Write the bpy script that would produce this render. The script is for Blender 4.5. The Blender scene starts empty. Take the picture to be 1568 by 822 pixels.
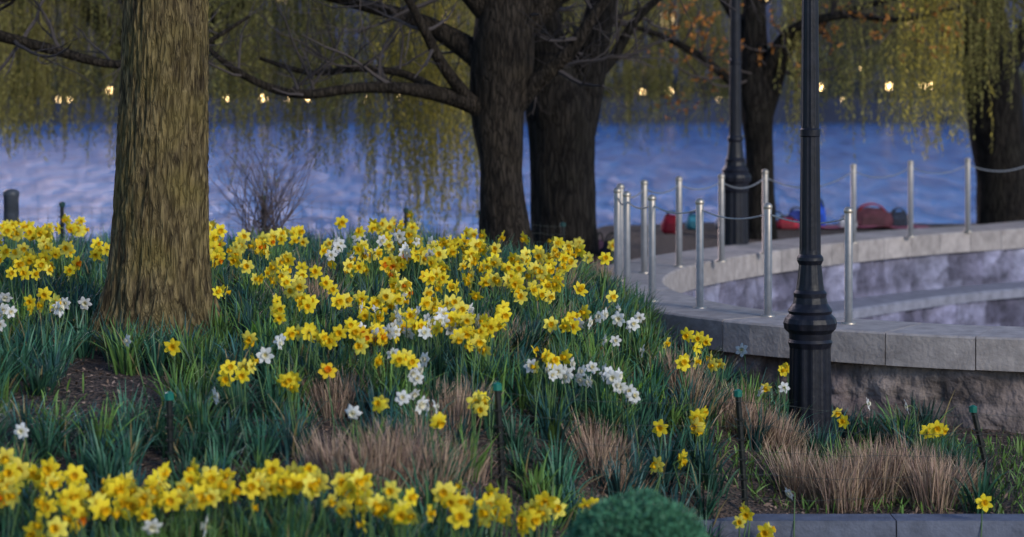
import bpy, math, random
import numpy as np
from mathutils import Vector, noise, Matrix
random.seed(7); rng=np.random.default_rng(11)
D=bpy.data; scene=bpy.context.scene
CAMZ=2.7; F=3702.2; K=1/F; HZ=110.0

# ------------------------------------------------------------------ helpers
class MB:
    def __init__(s): s.v=[];s.f=[];s.c=[];s.n=0
    def add(s,v,f,c=(1,1,1)):
        v=np.asarray(v,float).reshape(-1,3); f=np.asarray(f,int).reshape(-1,4)
        c=np.asarray(c,float)
        if c.ndim==1: c=np.tile(c,(len(v),1))
        s.v.append(v); s.f.append(f+s.n); s.c.append(c); s.n+=len(v)
    def build(s,name,mat,smooth=False,parent=None):
        v=np.concatenate(s.v); f=np.concatenate(s.f); c=np.concatenate(s.c)
        me=D.meshes.new(name); me.vertices.add(len(v)); me.vertices.foreach_set('co',v.ravel())
        me.loops.add(len(f)*4); me.loops.foreach_set('vertex_index',f.ravel().astype(np.int32))
        me.polygons.add(len(f)); me.polygons.foreach_set('loop_start',np.arange(len(f),dtype=np.int32)*4)
        me.polygons.foreach_set('loop_total',np.full(len(f),4,dtype=np.int32))
        me.polygons.foreach_set('use_smooth',np.full(len(f),smooth,dtype=bool))
        me.update(calc_edges=True); me.validate()
        a=me.color_attributes.new('Col','FLOAT_COLOR','POINT')
        if len(a.data)==len(c):
            a.data.foreach_set('color',np.concatenate([c,np.ones((len(c),1))],1).ravel())
        me.materials.append(mat)
        o=D.objects.new(name,me); scene.collection.objects.link(o)
        if parent: o.parent=parent
        return o
def empty(name):
    o=D.objects.new(name,None); scene.collection.objects.link(o); return o

def tube(pts,rad,seg=8):
    pts=np.asarray(pts,float); rad=np.asarray(rad,float); n=len(pts)
    t=np.gradient(pts,axis=0); t/=np.linalg.norm(t,axis=1)[:,None]+1e-9
    ref=np.array([0.13,1,0.07]) if abs(t[0][2])>0.5 else np.array([0.05,0.1,1.])
    a=np.linspace(0,2*np.pi,seg,endpoint=False)
    u=np.cross(t,ref); u/=np.linalg.norm(u,axis=1)[:,None]+1e-9
    w=np.cross(t,u)
    v=pts[:,None]+rad[:,None,None]*(np.cos(a)[None,:,None]*u[:,None]+np.sin(a)[None,:,None]*w[:,None])
    i=np.arange(n-1)[:,None]*seg; j=np.arange(seg)[None]; j2=(j+1)%seg
    f=np.stack([i+j,i+j2,i+seg+j2,i+seg+j],-1).reshape(-1,4)
    return v.reshape(-1,3),f
def catmull(P,sub=5,closed=False):
    P=np.asarray(P,float); n=len(P); out=[]
    if closed: idx=lambda i:P[i%n]; rngi=range(n)
    else: idx=lambda i:P[min(max(i,0),n-1)]; rngi=range(n-1)
    for i in rngi:
        a,b,c,d=idx(i-1),idx(i),idx(i+1),idx(i+2)
        for s in range(sub):
            t=s/sub
            out.append(.5*((2*b)+(c-a)*t+(2*a-5*b+4*c-d)*t*t+(3*b-a-3*c+d)*t**3))
    if not closed: out.append(P[-1])
    return np.array(out)
def lathe(prof,seg=24):
    a=np.linspace(0,2*np.pi,seg,endpoint=False); V=[]
    for z,r,fl in prof:
        rr=r*(1+(fl*0.035*np.cos(a*12)))
        V.append(np.stack([rr*np.cos(a),rr*np.sin(a),np.full(seg,z)],1))
    V=np.array(V); n=len(prof)
    i=np.arange(n-1)[:,None]*seg; j=np.arange(seg)[None]; j2=(j+1)%seg
    f=np.stack([i+j,i+j2,i+seg+j2,i+seg+j],-1).reshape(-1,4)
    return V.reshape(-1,3),f
def box(cx,cy,cz,sx,sy,sz):
    v=np.array([[x,y,z] for z in(-.5,.5) for y in(-.5,.5) for x in(-.5,.5)])*[sx,sy,sz]+[cx,cy,cz]
    return v,np.array([[0,2,3,1],[4,5,7,6],[0,1,5,4],[2,6,7,3],[0,4,6,2],[1,3,7,5]])

# ------------------------------------------------------------------ materials
def newmat(name):
    m=D.materials.new(name); m.use_nodes=True; nt=m.node_tree
    return m,nt,nt.nodes,nt.links,nt.nodes['Principled BSDF']
def attr_mat(name,rough=.6,transl=0.0,noise_s=0,noise_amt=.3,bump=0,bump_s=40,spec=.3,metal=0,bd=.02):
    m,nt,N,L,B=newmat(name)
    a=N.new('ShaderNodeAttribute'); a.attribute_name='Col'; col=a.outputs['Color']
    if noise_s:
        tc=N.new('ShaderNodeTexCoord'); no=N.new('ShaderNodeTexNoise'); no.inputs['Scale'].default_value=noise_s; no.inputs['Detail'].default_value=4
        L.new(tc.outputs['Object'],no.inputs['Vector'])
        mr=N.new('ShaderNodeMapRange'); mr.inputs['From Min'].default_value=.3; mr.inputs['From Max'].default_value=.7
        mr.inputs['To Min'].default_value=1-noise_amt; mr.inputs['To Max'].default_value=1+noise_amt
        L.new(no.outputs['Fac'],mr.inputs['Value'])
        mx=N.new('ShaderNodeVectorMath'); mx.operation='SCALE'; L.new(col,mx.inputs[0]); L.new(mr.outputs[0],mx.inputs['Scale']); col=mx.outputs[0]
    L.new(col,B.inputs['Base Color']); B.inputs['Roughness'].default_value=rough
    B.inputs['Specular IOR Level'].default_value=spec; B.inputs['Metallic'].default_value=metal
    if bump:
        tc=N.new('ShaderNodeTexCoord'); no=N.new('ShaderNodeTexNoise'); no.inputs['Scale'].default_value=bump_s; no.inputs['Detail'].default_value=5
        L.new(tc.outputs['Object'],no.inputs['Vector']); bp=N.new('ShaderNodeBump'); bp.inputs['Strength'].default_value=bump; bp.inputs['Distance'].default_value=bd
        L.new(no.outputs['Fac'],bp.inputs['Height']); L.new(bp.outputs[0],B.inputs['Normal'])
    if transl:
        t=N.new('ShaderNodeBsdfTranslucent'); L.new(col,t.inputs['Color']); mix=N.new('ShaderNodeMixShader'); mix.inputs[0].default_value=transl
        L.new(B.outputs[0],mix.inputs[1]); L.new(t.outputs[0],mix.inputs[2]); L.new(mix.outputs[0],N['Material Output'].inputs['Surface'])
    return m
def bark_mat(name,c1,c2,c3,sx=22,sz=4,fd=.35):
    m,nt,N,L,B=newmat(name)
    tc=N.new('ShaderNodeTexCoord'); mp=N.new('ShaderNodeMapping'); mp.inputs['Scale'].default_value=(sx,sx,sz)
    L.new(tc.outputs['Object'],mp.inputs[0])
    n1=N.new('ShaderNodeTexNoise'); n1.inputs['Scale'].default_value=1; n1.inputs['Detail'].default_value=8; n1.inputs['Distortion'].default_value=.8; L.new(mp.outputs[0],n1.inputs['Vector'])
    # warp the furrow cells so they do not read as a regular grid
    wv=N.new('ShaderNodeVectorMath'); wv.operation='SCALE'; L.new(n1.outputs['Color'],wv.inputs[0]); wv.inputs['Scale'].default_value=1.6
    wa=N.new('ShaderNodeVectorMath'); L.new(mp.outputs[0],wa.inputs[0]); L.new(wv.outputs[0],wa.inputs[1])
    v=N.new('ShaderNodeTexVoronoi'); v.feature='DISTANCE_TO_EDGE'; v.inputs['Scale'].default_value=1.1; L.new(wa.outputs[0],v.inputs['Vector'])
    n2=N.new('ShaderNodeTexNoise'); n2.inputs['Scale'].default_value=3.5; n2.inputs['Detail'].default_value=5; L.new(tc.outputs['Object'],n2.inputs['Vector'])
    r=N.new('ShaderNodeValToRGB'); r.color_ramp.elements[0].position=.36; r.color_ramp.elements[0].color=(*c1,1); r.color_ramp.elements[1].position=.62; r.color_ramp.elements[1].color=(*c2,1)
    L.new(n1.outputs['Fac'],r.inputs[0])
    mx=N.new('ShaderNodeMix'); mx.data_type='RGBA'; rr=N.new('ShaderNodeValToRGB'); rr.color_ramp.elements[0].position=.48; rr.color_ramp.elements[1].position=.68
    L.new(n2.outputs['Fac'],rr.inputs[0]); L.new(rr.outputs[0],mx.inputs[0]); L.new(r.outputs[0],mx.inputs[6]); mx.inputs[7].default_value=(*c3,1)
    fr=N.new('ShaderNodeMapRange'); fr.inputs['From Min'].default_value=0; fr.inputs['From Max'].default_value=.16; fr.inputs['To Min'].default_value=fd; fr.inputs['To Max'].default_value=1.05; L.new(v.outputs['Distance'],fr.inputs['Value'])
    sc=N.new('ShaderNodeVectorMath'); sc.operation='SCALE'; L.new(mx.outputs[2],sc.inputs[0]); L.new(fr.outputs[0],sc.inputs['Scale'])
    L.new(sc.outputs[0],B.inputs['Base Color']); B.inputs['Roughness'].default_value=.9; B.inputs['Specular IOR Level'].default_value=.12
    mu=N.new('ShaderNodeMath'); mu.operation='MULTIPLY'; mn=N.new('ShaderNodeMath'); mn.operation='MINIMUM'; mn.inputs[1].default_value=.25
    L.new(v.outputs['Distance'],mn.inputs[0]); L.new(mn.outputs[0],mu.inputs[0]); mu.inputs[1].default_value=1.6
    ad=N.new('ShaderNodeMath'); L.new(mu.outputs[0],ad.inputs[0]); L.new(n1.outputs['Fac'],ad.inputs[1])
    bp=N.new('ShaderNodeBump'); bp.inputs['Strength'].default_value=.9; bp.inputs['Distance'].default_value=.03; L.new(ad.outputs[0],bp.inputs['Height']); L.new(bp.outputs[0],B.inputs['Normal'])
    return m
M_leaf=attr_mat('foliage',.5,0,spec=.35)
M_petal=attr_mat('petal',.6,.3,spec=.2)
M_dry=attr_mat('dry_grass',.8,0,spec=.1)
M_willow=attr_mat('willow_leaves',.6,.4,spec=.2)
M_bark1=bark_mat('bark_oak',(.06,.045,.027),(.245,.185,.09),(.18,.14,.055),26,5,.5)
M_bark2=bark_mat('bark_dark',(.018,.015,.013),(.05,.04,.032),(.04,.032,.024))
M_bark3=bark_mat('bark_willow',(.010,.009,.009),(.028,.024,.021),(.022,.02,.017),16,3)
M_twig=attr_mat('twig_bark',.9)
M_stone=attr_mat('cut_stone',.75,noise_s=9,noise_amt=.22,bump=.35,bump_s=35)
M_rough=attr_mat('rough_stone',.85,noise_s=5,noise_amt=.45,bump=.9,bump_s=14,bd=.05)
M_paint=attr_mat('painted_iron',.45,noise_s=12,noise_amt=.3,bump=.15,bump_s=30,spec=.3)
M_steel=attr_mat('brushed_steel',.42,metal=.8,noise_s=20,noise_amt=.12)
M_plain=attr_mat('fabric',.8,noise_s=14,noise_amt=.25,bump=.4,bump_s=10)
M_build=attr_mat('facade',.8,noise_s=.3,noise_amt=.25)

# ------------------------------------------------------------------ ring wall path
ip=[(8,31),(6.2,29.4),(4.9,28.3),(3.74,27.0),(2.6,25.4),(1.78,23.8),(1.42,22.4),(1.40,21.2),(1.68,20.0),(2.1,19.2),(2.65,18.65),(3.75,18.05),(5.5,17.6),(8,17.4),(11,18),(13,20.5),(13.6,24.5),(12.5,28.5),(10.3,31)]
dense=catmull(ip,40,True)
seg=np.linalg.norm(np.roll(dense,-1,0)-dense,axis=1); cum=np.concatenate([[0],np.cumsum(seg)]); TOT=cum[-1]
dcl=np.vstack([dense,dense[:1]])
NP=1000
sarr=np.linspace(0,TOT,NP,endpoint=False)
path=np.stack([np.interp(sarr,cum,dcl[:,0]),np.interp(sarr,cum,dcl[:,1])],1)
tan=np.roll(path,-1,0)-np.roll(path,1,0); tan/=np.linalg.norm(tan,axis=1)[:,None]
area=.5*np.sum(path[:,0]*np.roll(path[:,1],-1)-np.roll(path[:,0],-1)*path[:,1])
nrm=np.stack([tan[:,1],-tan[:,0]],1)*(1 if area>0 else -1)
WT=.80; WW=.80
def ppt(s,off):
    s=s%TOT; i=int(s/TOT*NP)%NP; j=(i+1)%NP; fr=s/TOT*NP-int(s/TOT*NP)
    return (path[i]*(1-fr)+path[j]*fr)+(nrm[i]*(1-fr)+nrm[j]*fr)*off
# ------------------------------------------------------------------ terrain
AY=[5,8,10,11,12.5,14,15.5,18,22,24.5,28,32,40]; AZ=[-.2,.0,.2,.38,.62,.85,1.0,1.1,1.05,.92,.35,-.3,-.8]
BY=[5,8,13.75,13.95,16.3,19,22,26,32.5,34,40]; BZ=[-.35,-.3,-.2,.08,.11,.2,.6,.7,.66,-.3,-.8]
XY=[5,11,13,16,19,22,26]; XX=[-.8,-.8,-.6,.3,.1,-.4,-.6]
gx=np.arange(-16,20.01,.1); gy=np.arange(5,40.01,.1)
GX,GY=np.meshgrid(gx,gy)
s=np.clip((GX-np.interp(GY,XY,XX))/2.0,0,1); w=s*s*(3-2*s)
H=np.interp(GY,AY,AZ)*(1-w)+np.interp(GY,BY,BZ)*w
pd=np.full(GX.shape,1e9)
outer=path+nrm*WW
for q in outer[::8]: pd=np.minimum(pd,(GX-q[0])**2+(GY-q[1])**2)
pd=np.sqrt(pd)
H=np.minimum(H,.70+pd*.35)
nz=np.array([[noise.noise(Vector((x*.9,y*.9,0)))*.05+noise.noise(Vector((x*3.1,y*3.1,4)))*.02 for x in gx[::2]] for y in gy[::2]])
nzf=np.repeat(np.repeat(nz,2,0),2,1)[:len(gy),:len(gx)]
k3=lambda A:(A+np.roll(A,1,0)+np.roll(A,-1,0)+np.roll(A,1,1)+np.roll(A,-1,1))/5
nzf=k3(k3(nzf)); H=H+nzf
def G(x,y):
    x=np.asarray(x,float);y=np.asarray(y,float)
    fx=np.clip((x+16)/.1,0,len(gx)-1.001); fy=np.clip((y-5)/.1,0,len(gy)-1.001)
    ix=fx.astype(int); iy=fy.astype(int); a=fx-ix; b=fy-iy
    return (H[iy,ix]*(1-a)+H[iy,ix+1]*a)*(1-b)+(H[iy+1,ix]*(1-a)+H[iy+1,ix+1]*a)*b
YS=np.arange(9.5,34,.04)
def survey(u,v,h=0.):
    """where a sight line meets the terrain raised by h"""
    xs=(u-784)*K*YS; d=CAMZ-(v-HZ)*K*YS-(G(xs,YS)+h)
    i=np.argmax(d<=0) if (d<=0).any() else len(YS)-1
    return xs[i],YS[i]
def inring(x,y,off=0.):
    P=path[::10]+nrm[::10]*off; x=np.asarray(x);y=np.asarray(y); c=np.zeros(x.shape,bool)
    for i in range(len(P)):
        x1,y1=P[i];x2,y2=P[(i+1)%len(P)]
        cond=((y1>y)!=(y2>y)); xi=(x2-x1)*(y-y1)/((y2-y1) if y2!=y1 else 1e-9)+x1
        c^=cond&(x<xi)
    return c
V=np.stack([GX,GY,H],-1).reshape(-1,3); nx=len(gx); ny=len(gy)
i,j=np.meshgrid(np.arange(ny-1),np.arange(nx-1),indexing='ij')
f=np.stack([i*nx+j,i*nx+j+1,(i+1)*nx+j+1,(i+1)*nx+j],-1).reshape(-1,4)
cx=V[f].mean(1); f=f[~inring(cx[:,0],cx[:,1],.35)]
m,nt,N,L,B=newmat('mulch')
tc=N.new('ShaderNodeTexCoord'); n1=N.new('ShaderNodeTexNoise'); n1.inputs['Scale'].default_value=28; n1.inputs['Detail'].default_value=7; L.new(tc.outputs['Object'],n1.inputs['Vector'])
vo=N.new('ShaderNodeTexVoronoi'); vo.inputs['Scale'].default_value=40; L.new(tc.outputs['Object'],vo.inputs['Vector'])
r=N.new('ShaderNodeValToRGB'); r.color_ramp.elements[0].position=.35; r.color_ramp.elements[0].color=(.028,.021,.017,1); r.color_ramp.elements[1].position=.7; r.color_ramp.elements[1].color=(.15,.10,.08,1)
L.new(n1.outputs['Fac'],r.inputs[0]); L.new(r.outputs[0],B.inputs['Base Color']); B.inputs['Roughness'].default_value=.95
bp=N.new('ShaderNodeBump'); bp.inputs['Distance'].default_value=.04; L.new(vo.outputs['Distance'],bp.inputs['Height']); L.new(bp.outputs[0],B.inputs['Normal'])
gb=MB(); gb.add(V,f,(.05,.04,.03)); gb.build('ground',m,True)
q=MB()
for (x0,x1,y0,y1) in [(-400,-16,-50,40),(20,400,-50,40),(-16,20,-50,5)]:
    v,ff=box((x0+x1)/2,(y0+y1)/2,-2.4,x1-x0,y1-y0,3.6 if y1>6 else 4.0); q.add(v,ff,(.08,.08,.06))
v,ff=box(0,40.3,-2.6,800,.6,3.6); q.add(v,ff,(.12,.12,.12)); q.build('embankment',M_rough)

# ------------------------------------------------------------------ ring wall
wall=empty('curved_stone_wall')
cop=MB()
prof=[(0,WT-.24),(0,WT-.014),(.014,WT),(WW-.014,WT),(WW,WT-.014),(WW,WT-.24)]
bl=.56; nb=int(TOT/bl); bl=TOT/nb
for b in range(nb):
    ss=np.linspace(b*bl+.004,(b+1)*bl-.004,4); dz=random.uniform(-.002,.002); rows=[]
    for t in ss: rows.append([[*ppt(t,o),z+dz] for o,z in prof])
    v=np.array(rows).reshape(-1,3); n=len(prof); ff=[]
    for a in range(3):
        for c in range(n): ff.append([a*n+c,a*n+(c+1)%n,(a+1)*n+(c+1)%n,(a+1)*n+c])
    for a in (0,3): ff+= [[a*n,a*n+1,a*n+4,a*n+5],[a*n+1,a*n+2,a*n+3,a*n+4]]
    g=random.uniform(.85,1.12); cop.add(v,ff,(.38*g,.335*g,.32*g))
cop.build('coping',M_stone,parent=wall)
def rough(off,z0,z1,sign,rowh,name,base,amp=.05,contrast=.5,groove=.03,fs_=1.):
    nz_=int((z1-z0)/.035)+1; zs=np.linspace(z0,z1,nz_); V=np.zeros((NP,nz_,3)); C=np.zeros((NP,nz_,3))
    for a in range(NP):
        sv=sarr[a]
        for b_,z in enumerate(zs):
            row=int((z1-z)/rowh+1e-6); ln=.62+.12*((row*37)%3); ph=(row*.37)%1*ln
            blk=int((sv+ph)/ln); fs=((sv+ph)/ln-blk)*ln; fz=(z1-z)-row*rowh
            e=min(fs,ln-fs,fz,rowh-fz); gro=-groove*max(0,1-e/.03)
            d=noise.noise(Vector((sv*3.5*fs_,z*3.5*fs_,off*9)))*amp+noise.noise(Vector((sv*11,z*11,off)))*amp*.5
            o=off+sign*(d+gro)
            V[a,b_]=[*(path[a]+nrm[a]*o),z]
            hsh=((blk*7919+row*104729)%97)/97; g=1-contrast*.5+contrast*hsh+ (-groove*9 if e<.02 else 0)
            st=noise.noise(Vector((sv*2.2,z*.9,off*5)))   # weather stains
            g*=(1+.6*d/amp*contrast)*(1+.7*st*contrast)
            C[a,b_]=[base[0]*g,base[1]*g*(.96+.06*hsh),base[2]*g]
    i,j=np.meshgrid(np.arange(NP),np.arange(nz_-1),indexing='ij'); i2=(i+1)%NP
    f=np.stack([i*nz_+j,i2*nz_+j,i2*nz_+j+1,i*nz_+j+1],-1).reshape(-1,4)
    mb=MB(); mb.add(V.reshape(-1,3),f,np.clip(C.reshape(-1,3),.02,.6)); mb.build(name,M_rough,True,wall)
rough(WW-.09,-.7,WT-.235,1,.26,'outer_face',(.20,.16,.15),.06)
rough(.05,.10,WT-.235,-1,.34,'inner_face',(.20,.195,.27),.06,.75,.018,.8)
rough(-.5,-.7,.10,-1,.34,'bench_face',(.18,.175,.25),.06,.75,.018,.8)
lg=MB(); n=NP; pr=[(.1,.15),(-.52,.15),(-.55,.13),(-.55,.04),(-.45,.04)]
v=np.array([[[*(path[a]+nrm[a]*o),z] for o,z in pr] for a in range(n)]).reshape(-1,3); ff=[]
for a in range(n):
    for c in range(4): ff.append([a*5+c,a*5+c+1,((a+1)%n)*5+c+1,((a+1)%n)*5+c])
lg.add(v,ff,(.25,.25,.30)); lg.build('bench_ledge',M_stone,parent=wall)
fl=MB(); cen=path.mean(0); v=[];ff=[]
for a in range(0,n,10):
    p=path[a]; v.append([p[0],p[1],-.6]); v.append([cen[0]+(p[0]-cen[0])*.02,cen[1]+(p[1]-cen[1])*.02,-.6])
k_=len(v)//2
for a in range(k_): ff.append([a*2,((a+1)%k_)*2,((a+1)%k_)*2+1,a*2+1])
fl.add(v,ff,(.3,.29,.3)); fl.build('plaza_pavement',M_stone)

posts=[(2.54,18.25),(1.99,18.8),(1.51,19.45),(1.16,20.05),(.98,20.65),(.93,21.3),(.99,22.05),(1.25,22.85),(1.63,23.6),(2.10,24.25),(2.65,25.3),(3.80,26.9),(4.6,27.9),(5.42,28.75),(6.4,29.6),(7.4,30.4)]
rail=empty('post_and_chain_railing'); pm=MB(); ch=MB()
for (x,y) in posts:
    pf=[(WT-.002,.055,0),(WT+.012,.055,0),(WT+.014,.031,0),(WT+.83,.031,0)]+[(WT+.83+.034*math.sin(t)+.02,.036*math.cos(t)+.0005,0) for t in np.linspace(-.6,1.57,8)]
    v,ff=lathe(pf,16); pm.add(v+[x,y,0],ff,(.50,.44,.37))
for a,b in zip(posts[:-1],posts[1:]):
    dd=math.hypot(a[0]-b[0],a[1]-b[1]); P=[]
    for t in np.linspace(0,1,40): P.append([a[0]+(b[0]-a[0])*t,a[1]+(b[1]-a[1])*t,WT+.80-.075*dd*4*t*(1-t)])
    P=np.array(P); r_=np.where(np.arange(40)%2==0,.0085,.005); v,ff=tube(P,r_,6); ch.add(v,ff,(.45,.44,.44))
pm.build('posts',M_steel,True,rail); ch.build('chain',M_steel,True,rail)

# ------------------------------------------------------------------ lamp posts
def lamp(x,y):
    z0=float(G(x,y))-.03; e=empty('lamp_post')
    pf=[(0,.19,0),(.05,.19,0),(.06,.165,0),(.12,.155,0),(.14,.142,1),(.70,.134,1),(.74,.150,0),(.76,.140,0),(.80,.145,0),(.83,.172,.6),(.87,.178,.6),(.90,.168,.6),(.93,.142,0),(.95,.150,0),(.97,.138,0),(1.0,.115,.5),(1.04,.108,.5),(1.07,.112,0),(1.09,.095,0),(1.13,.088,.6),(1.26,.074,.8),(1.29,.090,0),(1.31,.088,0),(1.33,.072,0),(1.36,.070,1),(2.12,.062,1),(2.13,.068,0),(2.17,.069,0),(2.18,.060,0),(2.2,.060,1),(3.55,.050,1),(3.58,.075,0),(3.62,.075,0),(3.65,.05,0),(3.72,.05,0),(3.78,.10,0),(3.80,.10,0)]
    mb=MB(); v,ff=lathe(pf,72); mb.add(v,ff,(.011,.012,.020)); mb.build('pole',M_paint,False,e)
    mb=MB(); v,ff=lathe([(3.8,.09,0),(3.85,.15,0),(4.0,.2,0),(4.15,.19,0),(4.3,.12,0),(4.36,.03,0)],24); mb.add(v,ff,(.5,.5,.48)); mb.build('globe',M_plain,True,e)
    mb=MB(); v,ff=lathe([(4.3,.13,0),(4.36,.09,0),(4.42,.05,0),(4.5,.015,0),(4.55,.001,0)],16); mb.add(v,ff,(.012,.013,.019)); mb.build('finial',M_paint,True,e)
    e.location=(x,y,z0)
lamp(2.01,16.3); lamp(2.47,26.75)

# ------------------------------------------------------------------ trees
def add_limb(mb,pts,base,seg=12,sub=5,col=(1,1,1)):
    P=catmull(np.array(pts,float),sub); v,f=tube(P[:,:3]+base,np.maximum(P[:,3],.003),seg)
    mb.add(v,f,col); return P[:,:3]+base,P[:,3]
def twig(mb,p,d,L,r,depth,col,up=.15,leaf=None,nb=3):
    n=max(5,int(L/.12)); pts=[p.copy()]; d=d/np.linalg.norm(d)
    for i in range(n):
        d=d+rng.normal(0,.16,3)+np.array([0,0,up*.12]); d/=np.linalg.norm(d); pts.append(pts[-1]+d*L/n)
    pts=np.array(pts); rad=np.linspace(r,r*.3,n+1)
    v,f=tube(pts,rad,5 if r>.01 else 3); mb.add(v,f,np.array(col)*rng.uniform(.8,1.3))
    if leaf is not None and depth<=1:
        for q in pts[1:]: leaf.append(q)
    if depth>0:
        for _ in range(nb):
            i=rng.integers(1,n); dd=d+rng.normal(0,.75,3)+np.array([0,0,up*.5])
            twig(mb,pts[i],dd,L*rng.uniform(.4,.75),max(.0025,rad[i]*.6),depth-1,col,up,leaf,nb)
def dress(mb,P,R,n,col,Lr=(.5,1.3),depth=2,up=.3,leaf=None,start=.25,nb=3,rmax=.03):
    for _ in range(n):
        i=rng.integers(int(len(P)*start),len(P)); d=rng.normal(0,1,3); d[2]=d[2]*.8+up
        twig(mb,P[i],d,rng.uniform(*Lr),min(rmax,max(.006,R[i]*.4)),depth,col,up,leaf,nb)

oak=empty('oak_tree'); bx,by=-2.27,15.5; bz=float(G(bx,by))-.08
prof=np.array([(0,.54),(.06,.47),(.15,.41),(.3,.36),(.5,.322),(.8,.300),(1.3,.286),(2.1,.268),(3.2,.255),(4.4,.24),(6,.2),(8,.14),(10,.05)])
SEG=180; zs=np.concatenate([np.arange(0,2.4,.012),np.arange(2.4,10,.1)]); V=np.zeros((len(zs),SEG,3))
for a,z in enumerate(zs):
    r0=np.interp(z,prof[:,0],prof[:,1]); cx_=.02*math.sin(z*.9)+.012*z
    for b in range(SEG):
        th=2*math.pi*b/SEG; c_,s_=math.cos(th),math.sin(th)
        fl_=max(0,.55-z); rt=1+fl_*.55*(max(0,math.cos(th*5+.8))**2*1.0-.3)
        n1=noise.noise(Vector((c_*8,s_*8,z*2.0))); n2=noise.noise(Vector((c_*18+3,s_*18,z*5.5)))
        ridge=(1-abs(n1)*2.2)*.013+(1-abs(n2)*2.4)*.013
        big=noise.noise(Vector((c_*1.5,s_*1.5,z*.8)))*.02
        r=r0*rt+ridge+big-.014
        V[a,b]=[bx+cx_+r*c_,by+r*s_,bz+z]
i,j=np.meshgrid(np.arange(len(zs)-1),np.arange(SEG),indexing='ij'); j2=(j+1)%SEG
mb=MB(); mb.add(V.reshape(-1,3),np.stack([i*SEG+j,i*SEG+j2,(i+1)*SEG+j2,(i+1)*SEG+j],-1).reshape(-1,4)); mb.build('trunk',M_bark1,True,oak)
mb=MB()
for a in range(14):
    th=a*2.4; z=3.4+a*.4; c_,s_=math.cos(th),math.sin(th)
    P,R=add_limb(mb,[(0,0,z,.1),(.5*c_,.5*s_,z+.35,.075),(1.4*c_,1.4*s_,z+.7,.05),(2.4*c_,2.4*s_,z+1.3,.02)],np.array([bx,by,bz]),8)
    dress(mb,P,R,6,(.06,.05,.035),(.5,1.1),1)
mb.build('branches',M_bark1,True,oak)

TC=(.06,.05,.05)
def tree(name,base,trunk,limbs,bark,ntw,seg=24,leaf=None,depth=2,up=.3,crown=5):
    e=empty(name); base=np.array(base,float); base[2]=float(G(base[0],base[1]))-.12
    mb=MB(); add_limb(mb,trunk,base,seg,8)
    v=mb.v[0]; c=base[:2]
    for a in range(len(v)):
        q=v[a]; nn=noise.noise(Vector((q[0]*9,q[1]*9,q[2]*2)))*.03; dv=q[:2]-c; l=np.linalg.norm(dv)+1e-6
        v[a,:2]+=dv/l*nn
    tb=MB()
    for lm in limbs:
        p,r=add_limb(mb,lm,base,10,6); dress(tb,p,r,ntw,TC,(.4,1.2),depth,up,leaf)
    for a in range(crown):
        th=rng.uniform(0,6.28); z0=rng.uniform(trunk[-3][2],trunk[-1][2]); c_,s_=math.cos(th),math.sin(th)
        x0=trunk[-2][0]
        p,r=add_limb(mb,[(x0,0,z0,.08),(x0+.7*c_,.7*s_,z0+.3,.06),(x0+1.6*c_,1.6*s_,z0+.9,.035),(x0+2.4*c_,2.4*s_,z0+1.7,.015)],base,7)
        dress(tb,p,r,8,TC,(.4,1.2),2,up,leaf)
    mb.build('trunk',bark,True,e); tb.build('twigs',M_twig,False,e); return e
tree('cherry_tree',(-.06,23,0),
 [(.04,0,0,.33),(.02,0,.2,.25),(-.03,0,.6,.212),(-.06,0,1.15,.215),(-.08,0,1.5,.25),(-.03,0,1.95,.30),(0,0,2.6,.27),(.1,.1,3.4,.22),(.15,.1,4.5,.15),(.1,0,6.2,.05)],
 [[(-.05,0,1.35,.15),(-.3,-.1,1.56,.10),(-.85,-.3,1.70,.065),(-1.35,-.4,1.72,.052),(-1.85,-.5,1.66,.045),(-2.2,-.4,1.72,.04),(-2.55,-.4,1.9,.033),(-2.85,-.3,2.14,.02)],
  [(-.6,-.15,1.66,.05),(-.95,.1,1.84,.04),(-1.4,.3,1.9,.035),(-1.9,.5,1.86,.03),(-2.4,.6,2.0,.02)],
  [(-.1,0,1.9,.16),(-.45,.1,2.15,.11),(-.85,.2,2.36,.08),(-1.4,.3,2.52,.06),(-2.0,.4,2.66,.045),(-2.7,.5,2.7,.03),(-3.2,.6,2.9,.015)],
  [(-.35,-.1,1.6,.07),(-.6,-.4,1.95,.055),(-.75,-.6,2.25,.045),(-1.0,-.8,2.7,.035),(-1.4,-.9,3.1,.02)],
  [(-.05,0,2.3,.14),(-.5,-.2,2.75,.09),(-1.1,-.4,3.0,.06),(-1.9,-.6,3.2,.03)],
  [(0,0,1.5,.15),(.3,-.1,1.78,.09),(.6,-.2,2.05,.07),(.9,-.3,2.5,.05),(1.4,-.4,3.1,.03)],
  [(.1,0,2.2,.14),(.5,.1,2.6,.1),(1.0,.2,2.8,.07),(1.7,.3,2.9,.04),(2.3,.3,3.1,.02)],
  [(0,0,2.0,.12),(.2,.9,2.4,.09),(.3,1.7,2.7,.05),(.5,2.5,3.2,.02)]],M_bark2,13)
tree('elm_tree',(.54,24.6,0),
 [(.02,0,0,.40),(.0,0,.25,.355),(-.02,0,.8,.33),(-.03,0,1.4,.345),(-.05,0,1.7,.36),(-.2,0,2.2,.26),(-.3,0,2.9,.2),(-.35,0,4.4,.12),(-.3,0,6,.04)],
 [[(.05,0,1.4,.26),(.2,0,1.9,.2),(.32,0,2.5,.16),(.5,0,3.3,.12),(.7,0,4.4,.05)],
  [(.25,0,1.95,.08),(.5,.1,2.2,.06),(.75,.1,2.6,.045),(1.2,.1,3.0,.03)],
  [(-.2,0,2.0,.1),(-.6,.2,2.5,.07),(-.9,.3,3.1,.04)]],M_bark3,8)
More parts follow.
